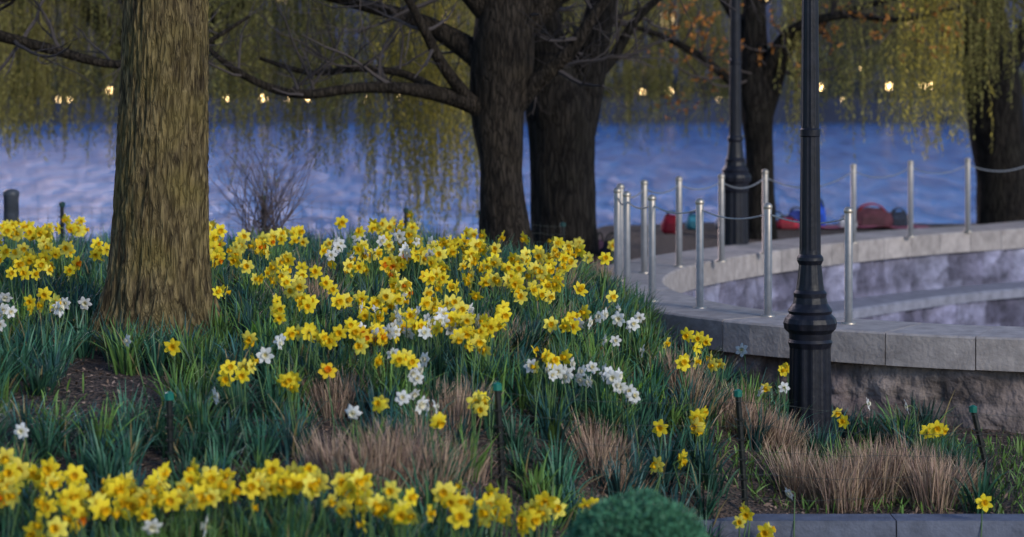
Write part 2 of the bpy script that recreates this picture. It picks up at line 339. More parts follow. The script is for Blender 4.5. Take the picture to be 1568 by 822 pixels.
tree('cherry_tree',(-6.9,22,0),
 [(.04,0,0,.33),(.02,0,.2,.25),(-.03,0,.6,.212),(-.06,0,1.15,.215),(-.03,0,1.95,.28),(.1,.1,3.4,.2),(.15,.1,4.5,.13),(.1,0,6.2,.05)],
 [[(0,0,1.9,.16),(.9,0,2.2,.10),(1.7,0,2.25,.075),(2.2,0,2.13,.055),(2.7,0,2.0,.05),(3.3,0,1.86,.04),(3.9,0,1.95,.03),(4.5,.1,2.3,.015)],
  [(.1,0,2.3,.14),(1.0,.3,2.9,.1),(2.0,.5,2.75,.07),(3.0,.7,2.6,.05),(4.0,.9,2.75,.03),(4.9,1,2.7,.015)],
  [(1.8,0,2.2,.06),(2.4,-.2,2.5,.05),(3.1,-.3,2.6,.035),(3.8,-.4,2.95,.02)]],M_bark2,15,crown=3)
buds=[]
tree('maple_tree',(3.0,29.2,0),
 [(0,0,0,.24),(0,0,.3,.19),(.0,0,1.1,.165),(-.03,0,1.6,.2),(-.06,0,1.85,.22),(-.08,0,2.3,.16),(-.06,0,3.2,.13),(0,0,4.5,.08),(.1,0,5.8,.03)],
 [[(0,0,1.55,.14),(.15,0,1.95,.11),(.3,0,2.35,.08),(.6,.1,2.7,.06),(1.2,.2,2.9,.04),(1.9,.2,3.1,.02)],
  [(-.05,0,1.7,.12),(-.35,-.1,2.0,.06),(-.8,-.2,2.35,.045),(-1.3,-.2,2.6,.035),(-1.9,-.3,2.75,.02)],
  [(-.05,0,2.2,.1),(-.3,.1,2.8,.07),(-.7,.2,3.3,.04),(-1.4,.2,3.6,.02)],
  [(0,0,2.0,.1),(.3,-.3,2.6,.06),(.9,-.5,2.8,.045),(1.6,-.6,2.75,.03),(2.3,-.6,2.9,.015)]],M_bark3,10,leaf=buds)
def willow_curtain(parent,boxes,name):
    mb=MB(); st=MB()
    for (x0,x1,y0,y1,zb,zt,n,c) in boxes:
        ng=max(3,int(n/13)); gxs=rng.uniform(x0,x1,ng); gys=rng.uniform(y0,y1,ng); gz=rng.normal(0,.3,ng); gc=rng.uniform(.65,1.35,ng)
        for a in range(n):
            g=rng.integers(ng); x=gxs[g]+rng.normal(0,.17); y=gys[g]+rng.normal(0,.15); b=zb+gz[g]+abs(rng.normal(0,.4)); t=zt+rng.uniform(0,.5)
            m_=int((t-b)/.06)
            if m_<5: continue
            zz=np.linspace(t,b,m_); sw=rng.normal(0,.16); xx=x+sw*((t-zz)/2)**2*.4+.015*np.sin(zz*5+a); yy=y+.015*np.cos(zz*4+a)
            p=np.stack([xx,yy,zz],1)
            d=np.stack([rng.normal(0,.6,m_),rng.normal(0,.6,m_),-np.ones(m_)],1); d/=np.linalg.norm(d,axis=1)[:,None]
            sd=np.cross(d,rng.normal(0,1,(m_,3))); sd/=np.linalg.norm(sd,axis=1)[:,None]+1e-9
            Ls=rng.uniform(.04,.10,m_)[:,None]
            v=np.stack([p,p+d*Ls*.45+sd*.011,p+d*Ls,p+d*Ls*.45-sd*.011],1).reshape(-1,3)
            cc=np.array(c)*gc[g]*rng.uniform(.8,1.2); cc=np.repeat(cc[None]*rng.uniform(.75,1.25,(m_,1)),4,0)
            mb.add(v,np.arange(m_*4).reshape(-1,4),cc)
            q=p[::7]
            if len(q)>2:
                v,f=tube(q,np.full(len(q),.0035),3); st.add(v,f,(.14,.12,.04))
    mb.build(name,M_willow,False,parent); st.build('strands',M_twig,False,parent)
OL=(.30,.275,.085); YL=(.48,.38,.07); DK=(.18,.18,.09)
e=tree('willow_tree',(6.3,31.2,0),[(.1,0,0,.46),(.06,0,.2,.37),(.02,0,.8,.33),(-.05,0,1.5,.35),(-.15,0,2.2,.38),(-.25,0,3.0,.3),(-.3,0,4.2,.2),(-.2,0,6,.08)],
 [[(-.1,0,2.0,.2),(-.6,0,2.7,.14),(-1.3,0,3.4,.1),(-2.2,0,4,.05)],[(0,0,2.2,.2),(.6,0,2.9,.14),(1.4,0,3.6,.06)]],M_bark3,6)
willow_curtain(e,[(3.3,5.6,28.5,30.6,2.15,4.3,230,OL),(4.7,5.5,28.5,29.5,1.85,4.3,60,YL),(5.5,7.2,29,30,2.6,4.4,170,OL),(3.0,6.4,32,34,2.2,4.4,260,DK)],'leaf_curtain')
e=tree('willow_tree',(-4.3,30.0,0),[(.1,0,0,.4),(0,0,.6,.3),(0,0,1.6,.3),(-.05,0,2.6,.28),(0,0,4,.2),(0,0,6,.08)],
 [[(0,0,2.5,.16),(1.,0,3.8,.12),(2.2,0,4.5,.07),(3.5,0,4.6,.04)],[(0,0,2.5,.16),(-1.,0,3.6,.12),(-2.2,0,4.4,.07)]],M_bark3,5)
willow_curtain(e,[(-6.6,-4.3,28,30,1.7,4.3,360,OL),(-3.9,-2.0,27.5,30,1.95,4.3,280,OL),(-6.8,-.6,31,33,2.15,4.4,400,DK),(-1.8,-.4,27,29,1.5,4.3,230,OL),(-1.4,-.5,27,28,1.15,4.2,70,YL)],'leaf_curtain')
e=tree('willow_tree',(.74,36.0,0),[(.1,0,0,.36),(0,0,.6,.25),(0,0,1.6,.22),(-.05,0,2.6,.22),(0,0,4,.2),(0,0,6,.08)],
 [[(0,0,3.5,.16),(-1.,0,4.6,.1),(-1.8,0,5,.05)],[(0,0,3.5,.16),(1.,0,4.6,.1),(2,0,5,.05)]],M_bark3,2)
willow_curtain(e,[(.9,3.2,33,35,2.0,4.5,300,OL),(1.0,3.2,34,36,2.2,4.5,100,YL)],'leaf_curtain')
mb=MB(); b=np.array(buds); b=b[rng.random(len(b))<.22]
for p in b:
    c=np.array([.6,.25,.06])*rng.uniform(.6,1.2)
    for _ in range(3):
        d=rng.normal(0,1,3); d/=np.linalg.norm(d); s_=np.cross(d,rng.normal(0,1,3)); s_/=np.linalg.norm(s_)
        mb.add([p,p+d*.025+s_*.016,p+d*.06,p+d*.025-s_*.016],[[0,1,2,3]],c)
mb.build('maple_buds',M_willow,False,D.objects['maple_tree'])
mb=MB(); bx_,by_=(405-784)*K*22.5,22.5; bz_=float(G(bx_,by_))
for a in range(46):
    d=np.array([rng.normal(0,.42),rng.normal(0,.3),1.]); twig(mb,np.array([bx_+rng.normal(0,.1),by_+rng.normal(0,.1),bz_]),d,rng.uniform(.7,1.25),.007,1,(.14,.10,.09),.05,None,3)
mb.build('bare_shrub',M_twig)

# ------------------------------------------------------------------ blades
def blades(mb,base,az,lean,bend,Ln,wd,col,rows=4,prof=(1,1,.8,.12)):
    n=len(base); t=np.linspace(0,1,rows); az=az[:,None]
    hor=Ln[:,None]*(lean[:,None]*t+bend[:,None]*t**2)
    z=Ln[:,None]*(t*np.sqrt(np.maximum(.2,1-lean[:,None]**2))-bend[:,None]*.75*t**3)
    px=base[:,0:1]+hor*np.cos(az); py=base[:,1:2]+hor*np.sin(az); pz=base[:,2:3]+z
    tw=az+np.pi/2+rng.normal(0,.6,(n,1)); ws=wd[:,None]*np.interp(t,np.linspace(0,1,len(prof)),prof)/2
    l=np.stack([px+ws*np.cos(tw),py+ws*np.sin(tw),pz],-1); r=np.stack([px-ws*np.cos(tw),py-ws*np.sin(tw),pz],-1)
    v=np.stack([l,r],2).reshape(-1,3)
    i=np.arange(n)[:,None]*rows*2; k=np.arange(rows-1)[None]*2
    f=np.stack([i+k,i+k+1,i+k+3,i+k+2],-1).reshape(-1,4)
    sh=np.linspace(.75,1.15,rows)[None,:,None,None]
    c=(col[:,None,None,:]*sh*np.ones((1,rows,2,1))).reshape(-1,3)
    mb.add(v,f,c)

CL=[(40,388,50,26,34,'y'),(120,350,15,8,7,'y'),(20,352,15,8,8,'y'),(65,352,18,8,9,'y'),(150,380,8,10,5,'y'),(70,462,26,10,6,'y'),(108,418,5,5,2,'y'),
(330,378,12,20,12,'y'),(340,438,8,12,4,'y'),(400,382,36,17,17,'y'),(452,360,22,7,7,'y'),(430,432,40,20,13,'y'),(470,465,8,5,3,'y'),
(575,345,32,9,9,'y'),(620,352,12,9,5,'y'),(590,388,56,28,29,'y'),(700,382,50,20,27,'y'),(640,430,105,28,30,'y'),(780,412,56,25,26,'y'),(850,392,40,16,18,'y'),(905,388,22,8,8,'y'),(840,440,40,14,10,'y'),
(495,510,30,12,10,'y'),(540,460,28,12,9,'y'),(570,508,30,26,14,'y'),(640,480,65,26,14,'y'),(720,502,30,20,13,'y'),(770,495,22,9,6,'y'),(868,490,16,9,7,'y'),(940,455,3,3,1,'y'),(690,465,70,22,8,'y'),
(500,568,2,2,1,'o'),(365,568,24,11,6,'y'),(440,592,12,11,4,'y'),(268,535,3,3,1,'y'),(380,522,8,4,2,'y'),(450,470,30,14,5,'y'),
(835,552,18,10,6,'y'),(740,625,10,22,6,'y'),(670,650,3,3,2,'y'),(575,615,8,5,2,'y'),(620,560,16,10,3,'y'),
(1068,522,16,8,5,'y'),(1045,556,12,7,5,'y'),(1065,648,8,16,6,'y'),(1015,665,3,3,1,'y'),(1005,720,3,3,2,'y'),(1045,716,3,3,2,'y'),(1200,567,6,6,3,'y'),(1285,640,6,6,2,'y'),(1430,656,10,6,5,'y'),(1510,775,3,3,1,'y'),(1020,525,4,3,1,'y'),(1165,595,4,3,1,'y'),(1085,560,14,8,3,'y'),
(12,740,18,22,8,'y'),(60,745,20,20,7,'y'),(120,760,28,22,11,'y'),(180,755,28,20,11,'y'),(240,755,25,20,10,'y'),(290,765,20,12,4,'y'),(330,748,34,22,14,'y'),(405,745,28,20,11,'y'),(475,742,28,20,11,'y'),(550,765,32,26,12,'y'),(612,782,28,16,8,'y'),(700,765,24,22,9,'y'),(760,784,25,16,9,'y'),(820,790,25,16,8,'y'),(900,775,5,4,2,'y'),(1140,797,7,8,3,'y'),(1180,815,10,4,2,'y'),(60,812,20,5,3,'y'),(5,768,5,5,2,'o'),(122,790,4,4,2,'o'),(400,380,15,8,4,'o'),(575,510,16,14,5,'o'),(620,420,60,20,6,'o'),(340,400,10,20,3,'o'),(90,395,30,20,4,'o'),
(6,478,8,13,6,'w'),(98,460,12,9,4,'w'),(130,466,4,4,1,'w'),(196,530,4,4,1,'w'),(36,665,4,9,2,'w'),(430,525,8,5,2,'w'),(403,540,5,4,1,'w'),(592,368,52,20,15,'w'),(520,372,22,12,6,'w'),(598,492,40,30,12,'w'),(660,492,30,18,8,'w'),(720,488,20,8,3,'w'),(640,580,30,18,5,'w'),(650,626,14,10,3,'w'),(622,612,6,4,1,'w'),(540,635,4,4,1,'w'),(885,570,42,10,15,'w'),(942,586,10,10,4,'w'),(965,606,7,9,3,'w'),(935,520,6,8,2,'w'),(905,495,22,8,4,'w'),(980,540,4,4,1,'w'),(1170,600,4,4,1,'w'),(1202,595,4,4,1,'w'),(1325,620,4,4,1,'w'),(1390,625,4,4,1,'w'),(1210,776,4,4,1,'w'),(332,606,5,4,1,'w'),(960,490,30,10,5,'w'),(1135,536,4,4,1,'w'),(280,800,40,10,2,'w')]
heads=[];kinds=[];feet=[]
for u,v_,su,sv,n,kd in CL:
    if n>=5: n=int(n*1.3)
    for _ in range(n):
        uu=u+float(np.clip(rng.normal(0,.75),-1.7,1.7))*su; vv=v_+float(np.clip(rng.normal(0,.75),-1.7,1.7))*sv; h=rng.uniform(.30,.42)
        x,y=survey(uu,vv,h)
        if inring(np.array([x]),np.array([y]),WW)[0] or (x+2.27)**2+(y-15.5)**2<.38**2: continue
        heads.append([x,y,float(G(x,y))+h]); kinds.append(kd)
heads=np.array(heads); kinds=np.array(kinds)
def flower_template(kd):
    V=[];Fc=[];part=[]
    for p in range(6):
        a=p*math.pi/3+(.08 if p%2 else 0); zb=0.0 if p%2 else .02; b0=len(V); wf=1. if p%2 else .88
        for t,wd,zz in [(.1,.12,.0),(.38,.28,.03),(.68,.31,.04),(.88,.17,.0),(1.0,.02,-.05)]:
            for s_ in(-1,0,1):
                x=t; y=s_*wd*wf; z=zb+zz+(0.05 if s_==0 else 0)
                V.append([x*math.cos(a)-y*math.sin(a),x*math.sin(a)+y*math.cos(a),z]); part.append(0 if t>.3 else 2)
        for r_ in range(4):
            for c_ in range(2): Fc.append([b0+r_*3+c_,b0+r_*3+c_+1,b0+r_*3+c_+4,b0+r_*3+c_+3])
    b0=len(V); S=12; hh={'y':.58,'o':.42,'w':.38}[kd]
    for t,rr in [(0,.17),(.45,.21),(.85,.27),(1.,.36)]:
        for s_ in range(S):
            a=2*math.pi*s_/S; r2=rr*(1+(.1 if s_%2 else -.06)*(t>.8)); V.append([r2*math.cos(a),r2*math.sin(a),.03+hh*t]); part.append(1)
    for r_ in range(3):
        for s_ in range(S): Fc.append([b0+r_*S+s_,b0+r_*S+(s_+1)%S,b0+(r_+1)*S+(s_+1)%S,b0+(r_+1)*S+s_])
    c0=len(V)
    for s_ in range(4): a=math.pi/2*s_; V.append([.2*math.cos(a),.2*math.sin(a),.14]); part.append(2)
    Fc.append([c0,c0+1,c0+2,c0+3])
    b1=len(V)
    for z,rr in [(.02,.1),(-.3,.06),(-.42,.07)]:
        for s_ in range(6): a=s_*math.pi/3; V.append([rr*math.cos(a),rr*math.sin(a),z]); part.append(3)
    for r_ in range(2):
        for s_ in range(6): Fc.append([b1+r_*6+s_,b1+r_*6+(s_+1)%6,b1+(r_+1)*6+(s_+1)%6,b1+(r_+1)*6+s_])
    return np.array(V),np.array(Fc),np.array(part)
PAL={'y':[(.92,.74,.04),(.90,.55,.01),(.7,.45,.02),(.2,.28,.05)],'o':[(.88,.62,.03),(.88,.25,.005),(.6,.2,.01),(.2,.28,.05)],'w':[(.80,.81,.80),(.82,.78,.6),(.6,.5,.2),(.25,.32,.12)]}
def flowers(kd,name):
    T,Fc,part=flower_template(kd); P=heads[kinds==kd]; n=len(P)
    az=rng.normal(-math.pi/2,1.0,n); tl=rng.normal(-.05,.28,n); sc=rng.uniform(.040,.055,n)*(.92 if kd=='w' else 1.0)
    sc*=np.interp(P[:,1],[11,14,18],[1.14,1.02,1.12])
    d=np.stack([np.cos(az)*np.cos(tl),np.sin(az)*np.cos(tl),np.sin(tl)],1)
    u=np.cross(d,[0,0,1.]); u/=np.linalg.norm(u,axis=1)[:,None]; w=np.cross(d,u); ro=rng.uniform(0,6.28,n)[:,None]
    U=u*np.cos(ro)+w*np.sin(ro); W=np.cross(d,U); R=np.stack([U,W,d],2)
    TT=np.tile(T[None],(n,1,1))
    cup=rng.normal(.05,.16,n)[:,None]; rad2=(T[:,0]**2+T[:,1]**2)[None]*(part[None]!=1); TT[:,:,2]+=cup*rad2
    TT+=rng.normal(0,.022,TT.shape)
    v=np.einsum('nij,nkj->nki',R,TT)*sc[:,None,None]+P[:,None]
    base=np.array(PAL[kd])[part]; c=base[None]*rng.uniform(.82,1.06,(n,1,1))*rng.uniform(.93,1.05,(n,len(T),1))
    if kd=='y':
        pale=(rng.random(n)<.35)[:,None,None]; c=np.where(pale&(part==0)[None,:,None],c*np.array([1,1.08,3.0]),c)
    f=(np.arange(n)[:,None,None]*len(T)+Fc[None]).reshape(-1,4)
    mb=MB(); mb.add(v.reshape(-1,3),f,np.clip(c.reshape(-1,3),0,.92)); o=mb.build(name,M_petal,True)
    st=MB()
    for k in range(n):
        q=P[k]-d[k]*.02; ft=np.array([q[0]+rng.normal(0,.05),q[1]+rng.normal(0,.05),0]); ft[2]=float(G(ft[0],ft[1])); feet.append(ft)
        pts=np.array([ft,(ft*.5+q*.5)+[0,0,.01],q-d[k]*.02+[0,0,-.02],q]); v,ff=tube(pts,[.0045,.004,.0035,.0035],4); st.add(v,ff,(.09,.17,.06))
    st.build('stems',M_leaf,True,o)
flowers('y','daffodils'); flowers('o','orange_cup_daffodils'); flowers('w','white_narcissi')

DG=[(1350,768,280,.36,3800),(1070,632,90,.36,900),(590,738,170,.30,2000),(480,495,70,.32,700),(470,455,50,.3,400),(820,475,70,.32,700),(1150,672,110,.30,1100),(690,645,70,.26,600),(510,625,80,.27,700),(720,722,110,.22,700),(915,722,100,.28,800),(920,430,40,.25,300),(760,545,60,.3,500),(1190,690,60,.3,500),(640,690,60,.25,500),(870,520,40,.25,300),(600,600,50,.22,350)]
mb=MB(); dcent=[]
for u,v_,wp,h,n in DG:
    x,y=survey(u,v_); wr=wp*K*y/2; dcent.append((x,y,wr))
    ns=max(3,int(n/130)); sx_=x+np.clip(rng.normal(0,.55,ns),-1,1)*wr; sy_=y+np.clip(rng.normal(0,.5,ns),-1,1)*max(.16,wr*.55); sh_=rng.uniform(.7,1.15,ns); g=rng.integers(0,ns,n)
    bx_=sx_[g]+rng.normal(0,.055,n); by_=sy_[g]+rng.normal(0,.055,n)
    b=np.stack([bx_,by_,G(bx_,by_)-.01],1); az=np.arctan2(by_-sy_[g],bx_-sx_[g])+rng.normal(0,.5,n)
    rr=np.hypot(bx_-sx_[g],by_-sy_[g])/.1
    Ln=h*sh_[g]*rng.uniform(.55,1.1,n); c=np.array([[.48,.34,.25]])*rng.uniform(.35,1.25,(n,1))+rng.normal(0,.012,(n,3))
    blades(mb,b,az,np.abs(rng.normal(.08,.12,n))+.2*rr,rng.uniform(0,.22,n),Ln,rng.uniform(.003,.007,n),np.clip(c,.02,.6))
mb.build('dry_ornamental_grass',M_dry)

spts=[]
for (u,vb,vt,lx) in [(-300,700,590,0),(262,722,605,-.01),(770,745,590,-.03),(1143,790,602,-.05),(1525,768,625,-.14),(1800,770,620,0)]:
    x,y=survey(u,vb); spts.append((x,y,lx,(vb-vt)*K*y))
cl=[]
nearst=lambda x,y: any(abs(x-p[0])<.12 and -.95<y-p[1]<.1 for p in spts)
for ft in np.array(feet)[::3]:
    if not nearst(ft[0],ft[1]): cl.append((ft[0]+rng.normal(0,.05),ft[1]+rng.normal(0,.05),.92))
tries=0
bare=[(survey(190,600),.42),(survey(1190,765),.5),(survey(560,660),.25),(survey(140,560),.2),(survey(700,690),.3),(survey(1180,700),.3),(survey(230,640),.2),(survey(620,560),.2),(survey(800,650),.2),(survey(480,640),.22)]
while len(cl)<1000 and tries<30000:
    tries+=1; y=rng.uniform(9.6,21.0); x=rng.uniform(-.235*y,2.9 if y<17 else 1.0)
    if y<14.25 and x>1.2: continue
    if y<10.4 and x>.25: continue
    if x>1.0 and y<17 and rng.random()<.65: continue
    if y>19.5 and rng.random()<.6: continue
    if inring(np.array([x]),np.array([y]),WW+.08)[0]: continue
    if 12<y<20 and noise.noise(Vector((x*1.1,y*1.1,3)))<-.15: continue
    if any((x-a)**2+((y+.12-b)*.7)**2<(max(r_,.14)*.95)**2 for a,b,r_ in dcent): continue
    if any((x-p[0])**2+((y+.1-p[1])*.7)**2<r_**2 for p,r_ in bare): continue
    if (x+2.27)**2+(y-15.5)**2<.5**2 or (x-2.01)**2+(y-16.3)**2<.25**2: continue
    if nearst(x,y): continue
    if any((x-c[0])**2+(y-c[1])**2<.165**2 for c in cl): continue
    cl.append((x,y,rng.uniform(.65,1.05)))
mb=MB()
for (x,y,s_) in cl:
    n=int(rng.integers(36,62)); a0=rng.uniform(0,6.28,n); rr=np.abs(rng.normal(0,.045,n))
    bx_=x+rr*np.cos(a0); by_=y+rr*np.sin(a0); b=np.stack([bx_,by_,G(bx_,by_)-.01],1)
    if ((bx_+2.27)**2+(by_-15.5)**2).min()<.36**2: continue
    k=rng.random()
    base=np.array([.035,.11,.065]) if k<.5 else (np.array([.10,.19,.045]) if k<.78 else np.array([.028,.085,.08]))
    base=base*rng.uniform(.6,1.35)
    c=base[None]*rng.uniform(.5,1.7,(n,1))
    wi=rng.random(n)<.04; c[wi]=np.array([.25,.2,.09])
    hgt=.34*s_
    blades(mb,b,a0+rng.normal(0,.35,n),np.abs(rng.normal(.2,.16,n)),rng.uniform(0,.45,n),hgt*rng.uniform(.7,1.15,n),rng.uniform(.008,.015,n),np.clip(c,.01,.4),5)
mb.build('daffodil_leaves',M_leaf,True)
mb=MB(); n=32000; y=rng.uniform(9.5,22,n); x=rng.uniform(-5.2,3.6,n); ok=~inring(x,y,WW); x=x[ok];y=y[ok];n=len(x)
b=np.stack([x,y,G(x,y)+.008],1); d=rng.normal(0,1,(n,3))*[1,1,.35]; d/=np.linalg.norm(d,axis=1)[:,None]; s_=np.cross(d,rng.normal(0,.3,(n,3))+[0,0,1]); s_/=np.linalg.norm(s_,axis=1)[:,None]
Ls=rng.uniform(.015,.06,n)[:,None]; ws=rng.uniform(.004,.014,n)[:,None]
v=np.stack([b,b+d*Ls*.5+s_*ws,b+d*Ls,b+d*Ls*.5-s_*ws],1).reshape(-1,3)
c=np.array([.24,.165,.125])*rng.uniform(.25,1.8,(n,1)); mb.add(v,np.arange(n*4).reshape(-1,4),np.repeat(c,4,0)); mb.build('leaf_litter',M_dry)
mb=MB(); n=7000; y=rng.uniform(10,21,n); x=rng.uniform(-5,1.5,n)
pt=np.array([noise.noise(Vector((a*1.3,b_*1.3,9))) for a,b_ in zip(x,y)]); ok=(pt>.15)&~inring(x,y,WW)
xr=rng.uniform(1.2,4,2600); yr=rng.uniform(14.3,16.8,2600); okr=~inring(xr,yr,WW); x=np.concatenate([x[ok],xr[okr]]);y=np.concatenate([y[ok],yr[okr]]);n=len(x)
b=np.stack([x,y,G(x,y)],1); c=np.array([.12,.22,.045])*rng.uniform(.5,1.3,(n,1))
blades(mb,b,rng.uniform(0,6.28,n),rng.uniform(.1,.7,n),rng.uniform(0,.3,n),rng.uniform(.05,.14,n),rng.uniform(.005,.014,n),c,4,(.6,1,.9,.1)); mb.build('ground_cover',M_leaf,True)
mb=MB()
for u,v_ in [(960,625),(935,640),(1000,640),(345,530),(995,615),(400,545)]:
    x,y=survey(u,v_); n=12; b=np.tile([[x,y,float(G(x,y))]],(n,1))+rng.normal(0,.03,(n,3))*[1,1,0]
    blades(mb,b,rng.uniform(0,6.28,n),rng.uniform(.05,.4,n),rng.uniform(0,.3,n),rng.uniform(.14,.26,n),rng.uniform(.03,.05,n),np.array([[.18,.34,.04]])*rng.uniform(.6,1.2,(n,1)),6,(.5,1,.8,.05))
mb.build('tulip_leaves',M_leaf,True)
def shrub(name,x,y,rx,rz,n,col,top):
    mb=MB(); th=rng.uniform(0,6.28,n); cz=rng.uniform(-.2,1,n); sr=np.sqrt(np.maximum(0,1-cz**2)); rad=rng.uniform(.85,1.0,n)
    p=np.stack([sr*np.cos(th),sr*np.sin(th),cz],1); nn=np.array([noise.noise(Vector(q*3))*.08+noise.noise(Vector(q*9))*.04 for q in p])
    P=p*(rad+nn)[:,None]*[rx,rx,rz]+[x,y,top-rz]
    d=p+rng.normal(0,.7,(n,3)); d/=np.linalg.norm(d,axis=1)[:,None]; s2=np.cross(d,rng.normal(0,1,(n,3))); s2/=np.linalg.norm(s2,axis=1)[:,None]
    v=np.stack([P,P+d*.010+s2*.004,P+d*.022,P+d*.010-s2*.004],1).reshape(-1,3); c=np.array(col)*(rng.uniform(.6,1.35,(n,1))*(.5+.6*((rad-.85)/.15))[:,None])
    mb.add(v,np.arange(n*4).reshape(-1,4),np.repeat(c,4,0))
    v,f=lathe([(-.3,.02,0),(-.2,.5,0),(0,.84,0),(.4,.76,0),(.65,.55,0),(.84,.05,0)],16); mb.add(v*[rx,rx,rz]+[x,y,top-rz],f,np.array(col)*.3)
    mb.build(name,M_leaf,False)
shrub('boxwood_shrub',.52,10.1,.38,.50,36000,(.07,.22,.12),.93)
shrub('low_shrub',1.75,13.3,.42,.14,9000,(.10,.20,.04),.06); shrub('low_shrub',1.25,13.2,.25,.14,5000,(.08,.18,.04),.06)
kb=MB(); x=1.0
while x<7:
    l=1.2; v,f=box(x+l/2,13.95,-.05,l-.008,.24,.36); v[:,1]+=(v[:,2]>0)*np.where(v[:,1]<13.95,.01,-.01); kb.add(v,f,np.array([.14,.155,.21])*random.uniform(.9,1.1)); x+=l
kb.build('granite_kerb',M_stone)
def fence(name,pts,nw,wr,close=.0,cap=(.01,.16,.12),sr=.011):
    e=empty(name); mb=MB(); wm=MB()
    for (x,y,lx,hh) in pts:
        z=float(G(x,y))-.05; v,f=tube([[x,y,z],[x+lx*.5,y,z+(hh+.05)*.5],[x+lx,y,z+hh+.05]],[sr]*3,8); mb.add(v,f,(.010,.013,.013))
        v,f=tube([[x+lx,y,z+hh+.02],[x+lx,y,z+hh+.055],[x+lx,y,z+hh+.065]],[sr*1.45,sr*1.45,.004],8); mb.add(v,f,cap)
        for q in range(5):
            zz=z+hh*(.2+.16*q); v,f=box(x+lx*(.2+.16*q),y,zz,sr*2.7,sr*2.7,.01); mb.add(v,f,(.012,.014,.013))
    for a,b in zip(pts[:-1],pts[1:]):
        for q in range(nw):
            fr=(q+.6)/nw; P=[]
            for t in np.linspace(0,1,12):
                x=a[0]+(b[0]-a[0])*t;y=a[1]+(b[1]-a[1])*t; z0=(float(G(a[0],a[1]))+a[3]*fr)*(1-t)+(float(G(b[0],b[1]))+b[3]*fr)*t
                P.append([x+rng.normal(0,.004),y,z0-.03*4*t*(1-t)+rng.normal(0,.004)])
            v,f=tube(P,[wr]*12,4); wm.add(v,f,(.06,.07,.06))
        if close:
            L_=math.hypot(a[0]-b[0],a[1]-b[1])
            for t in np.arange(0,1,close/L_):
                x=a[0]+(b[0]-a[0])*t;y=a[1]+(b[1]-a[1])*t;z=float(G(a[0],a[1]))*(1-t)+float(G(b[0],b[1]))*t
                v,f=tube([[x,y,z],[x,y,z+a[3]*.5],[x,y,z+a[3]*.95]],[wr]*3,4); wm.add(v,f,(.04,.04,.045))
    mb.build('stakes',M_paint,False,e); wm.build('wires',M_paint,False,e)
fence('garden_wire_fence',spts,5,.0012,sr=.017)
fence('wire_fence',[(-6.5,22.3,0,.46),(-5,22.3,0,.46),(-4.15,22.3,0,.46),(-2.32,22.6,0,.50),(-1.0,22.8,0,.42),(-.3,23.2,0,.40),(.5,23.8,0,.4)],5,.0015,.09,(.01,.05,.05),.02)
mb=MB(); v,f=lathe([(0,.07,0),(.5,.07,0),(.51,.075,0),(.55,.075,0),(.57,.05,0),(.58,.001,0)],16); mb.add(v+[-4.64,22.4,float(G(-4.64,22.4))],f,(.05,.06,.08)); mb.build('bollard',M_paint,True)

# ------------------------------------------------------------------ belongings on the promenade
def bag(name,x,y,sx,sy,sz,col,strap=None,rot=0):
    e=empty(name); mb=MB(); z0=float(G(x,y)); n1,n2=18,26; V=[]
    for a in range(n1+1):
        ph=-math.pi/2+math.pi*a/n1
        for b_ in range(n2):
            th=2*math.pi*b_/n2; pw=lambda q,e_:math.copysign(abs(q)**e_,q)
            X=pw(math.cos(ph),.55)*pw(math.cos(th),.6); Y=pw(math.cos(ph),.55)*pw(math.sin(th),.6); Z=pw(math.sin(ph),.6)
            X*=1-.22*max(0,Z); Y*=1-.45*max(0,Z)
            nn=1+.14*noise.noise(Vector((X*2+x,Y*2,Z*2)))
            V.append([X*sx/2*nn,Y*sy/2*nn,(Z+1)*sz/2*nn])
    f=[[a*n2+b_,a*n2+(b_+1)%n2,(a+1)*n2+(b_+1)%n2,(a+1)*n2+b_] for a in range(n1) for b_ in range(n2)]
    mb.add(V,f,col); mb.build('body',M_plain,True,e)
    mb=MB(); sc=strap or (.02,.02,.02)
    for sg in(-1,1):
        P=[[sx*.3*math.cos(t),sg*sy*.2,sz*.85+sz*.35*math.sin(t)] for t in np.linspace(math.pi,0,12)]; v,ff=tube(P,[.009]*12,6); mb.add(v,ff,sc)
    v,ff=box(0,-sy*.47,sz*.4,sx*.5,.03,sz*.4); mb.add(v,ff,np.array(col)*.7+.01)
    mb.build('handles_and_pocket',M_plain,False,e); e.location=(x,y,z0-.01); e.rotation_euler=(0,0,rot)
bag('backpack',1.02,24.2,.28,.22,.36,(.02,.018,.03),rot=.3)
bag('backpack',.86,24.6,.2,.2,.3,(.05,.02,.04),rot=1)
bag('red_tote_bag',2.02,30.6,.26,.2,.24,(.4,.02,.04)); bag('duffel_bag',3.35,31.0,.42,.25,.2,(.25,.35,.5)); bag('blue_cooler_bag',3.95,31.2,.2,.2,.34,(.02,.08,.5))
bag('duffel_bag',4.65,31.3,.55,.3,.28,(.10,.035,.05),(.3,.02,.02)); bag('white_bag',4.3,31.0,.24,.2,.16,(.5,.5,.55)); bag('red_bag',3.5,30.8,.3,.2,.15,(.35,.03,.05)); bag('dark_bag',5.05,31.6,.3,.2,.22,(.03,.04,.07)); bag('teal_bag',2.35,31.2,.2,.2,.2,(.05,.25,.35))
bag('pink_bag',3.05,31.0,.25,.2,.2,(.4,.12,.25)); bag('navy_bag',3.7,31.4,.3,.2,.24,(.03,.05,.25)); bag('grey_bag',2.75,31.2,.25,.2,.18,(.3,.3,.35))
mb=MB(); n1=30; V=[]
for a in range(n1):
    for b_ in range(20): X=3.2+2.2*a/(n1-1); Y=30.7+.9*b_/19; V.append([X,Y,float(G(X,Y))+.03+.03*noise.noise(Vector((X*4,Y*4,0)))])
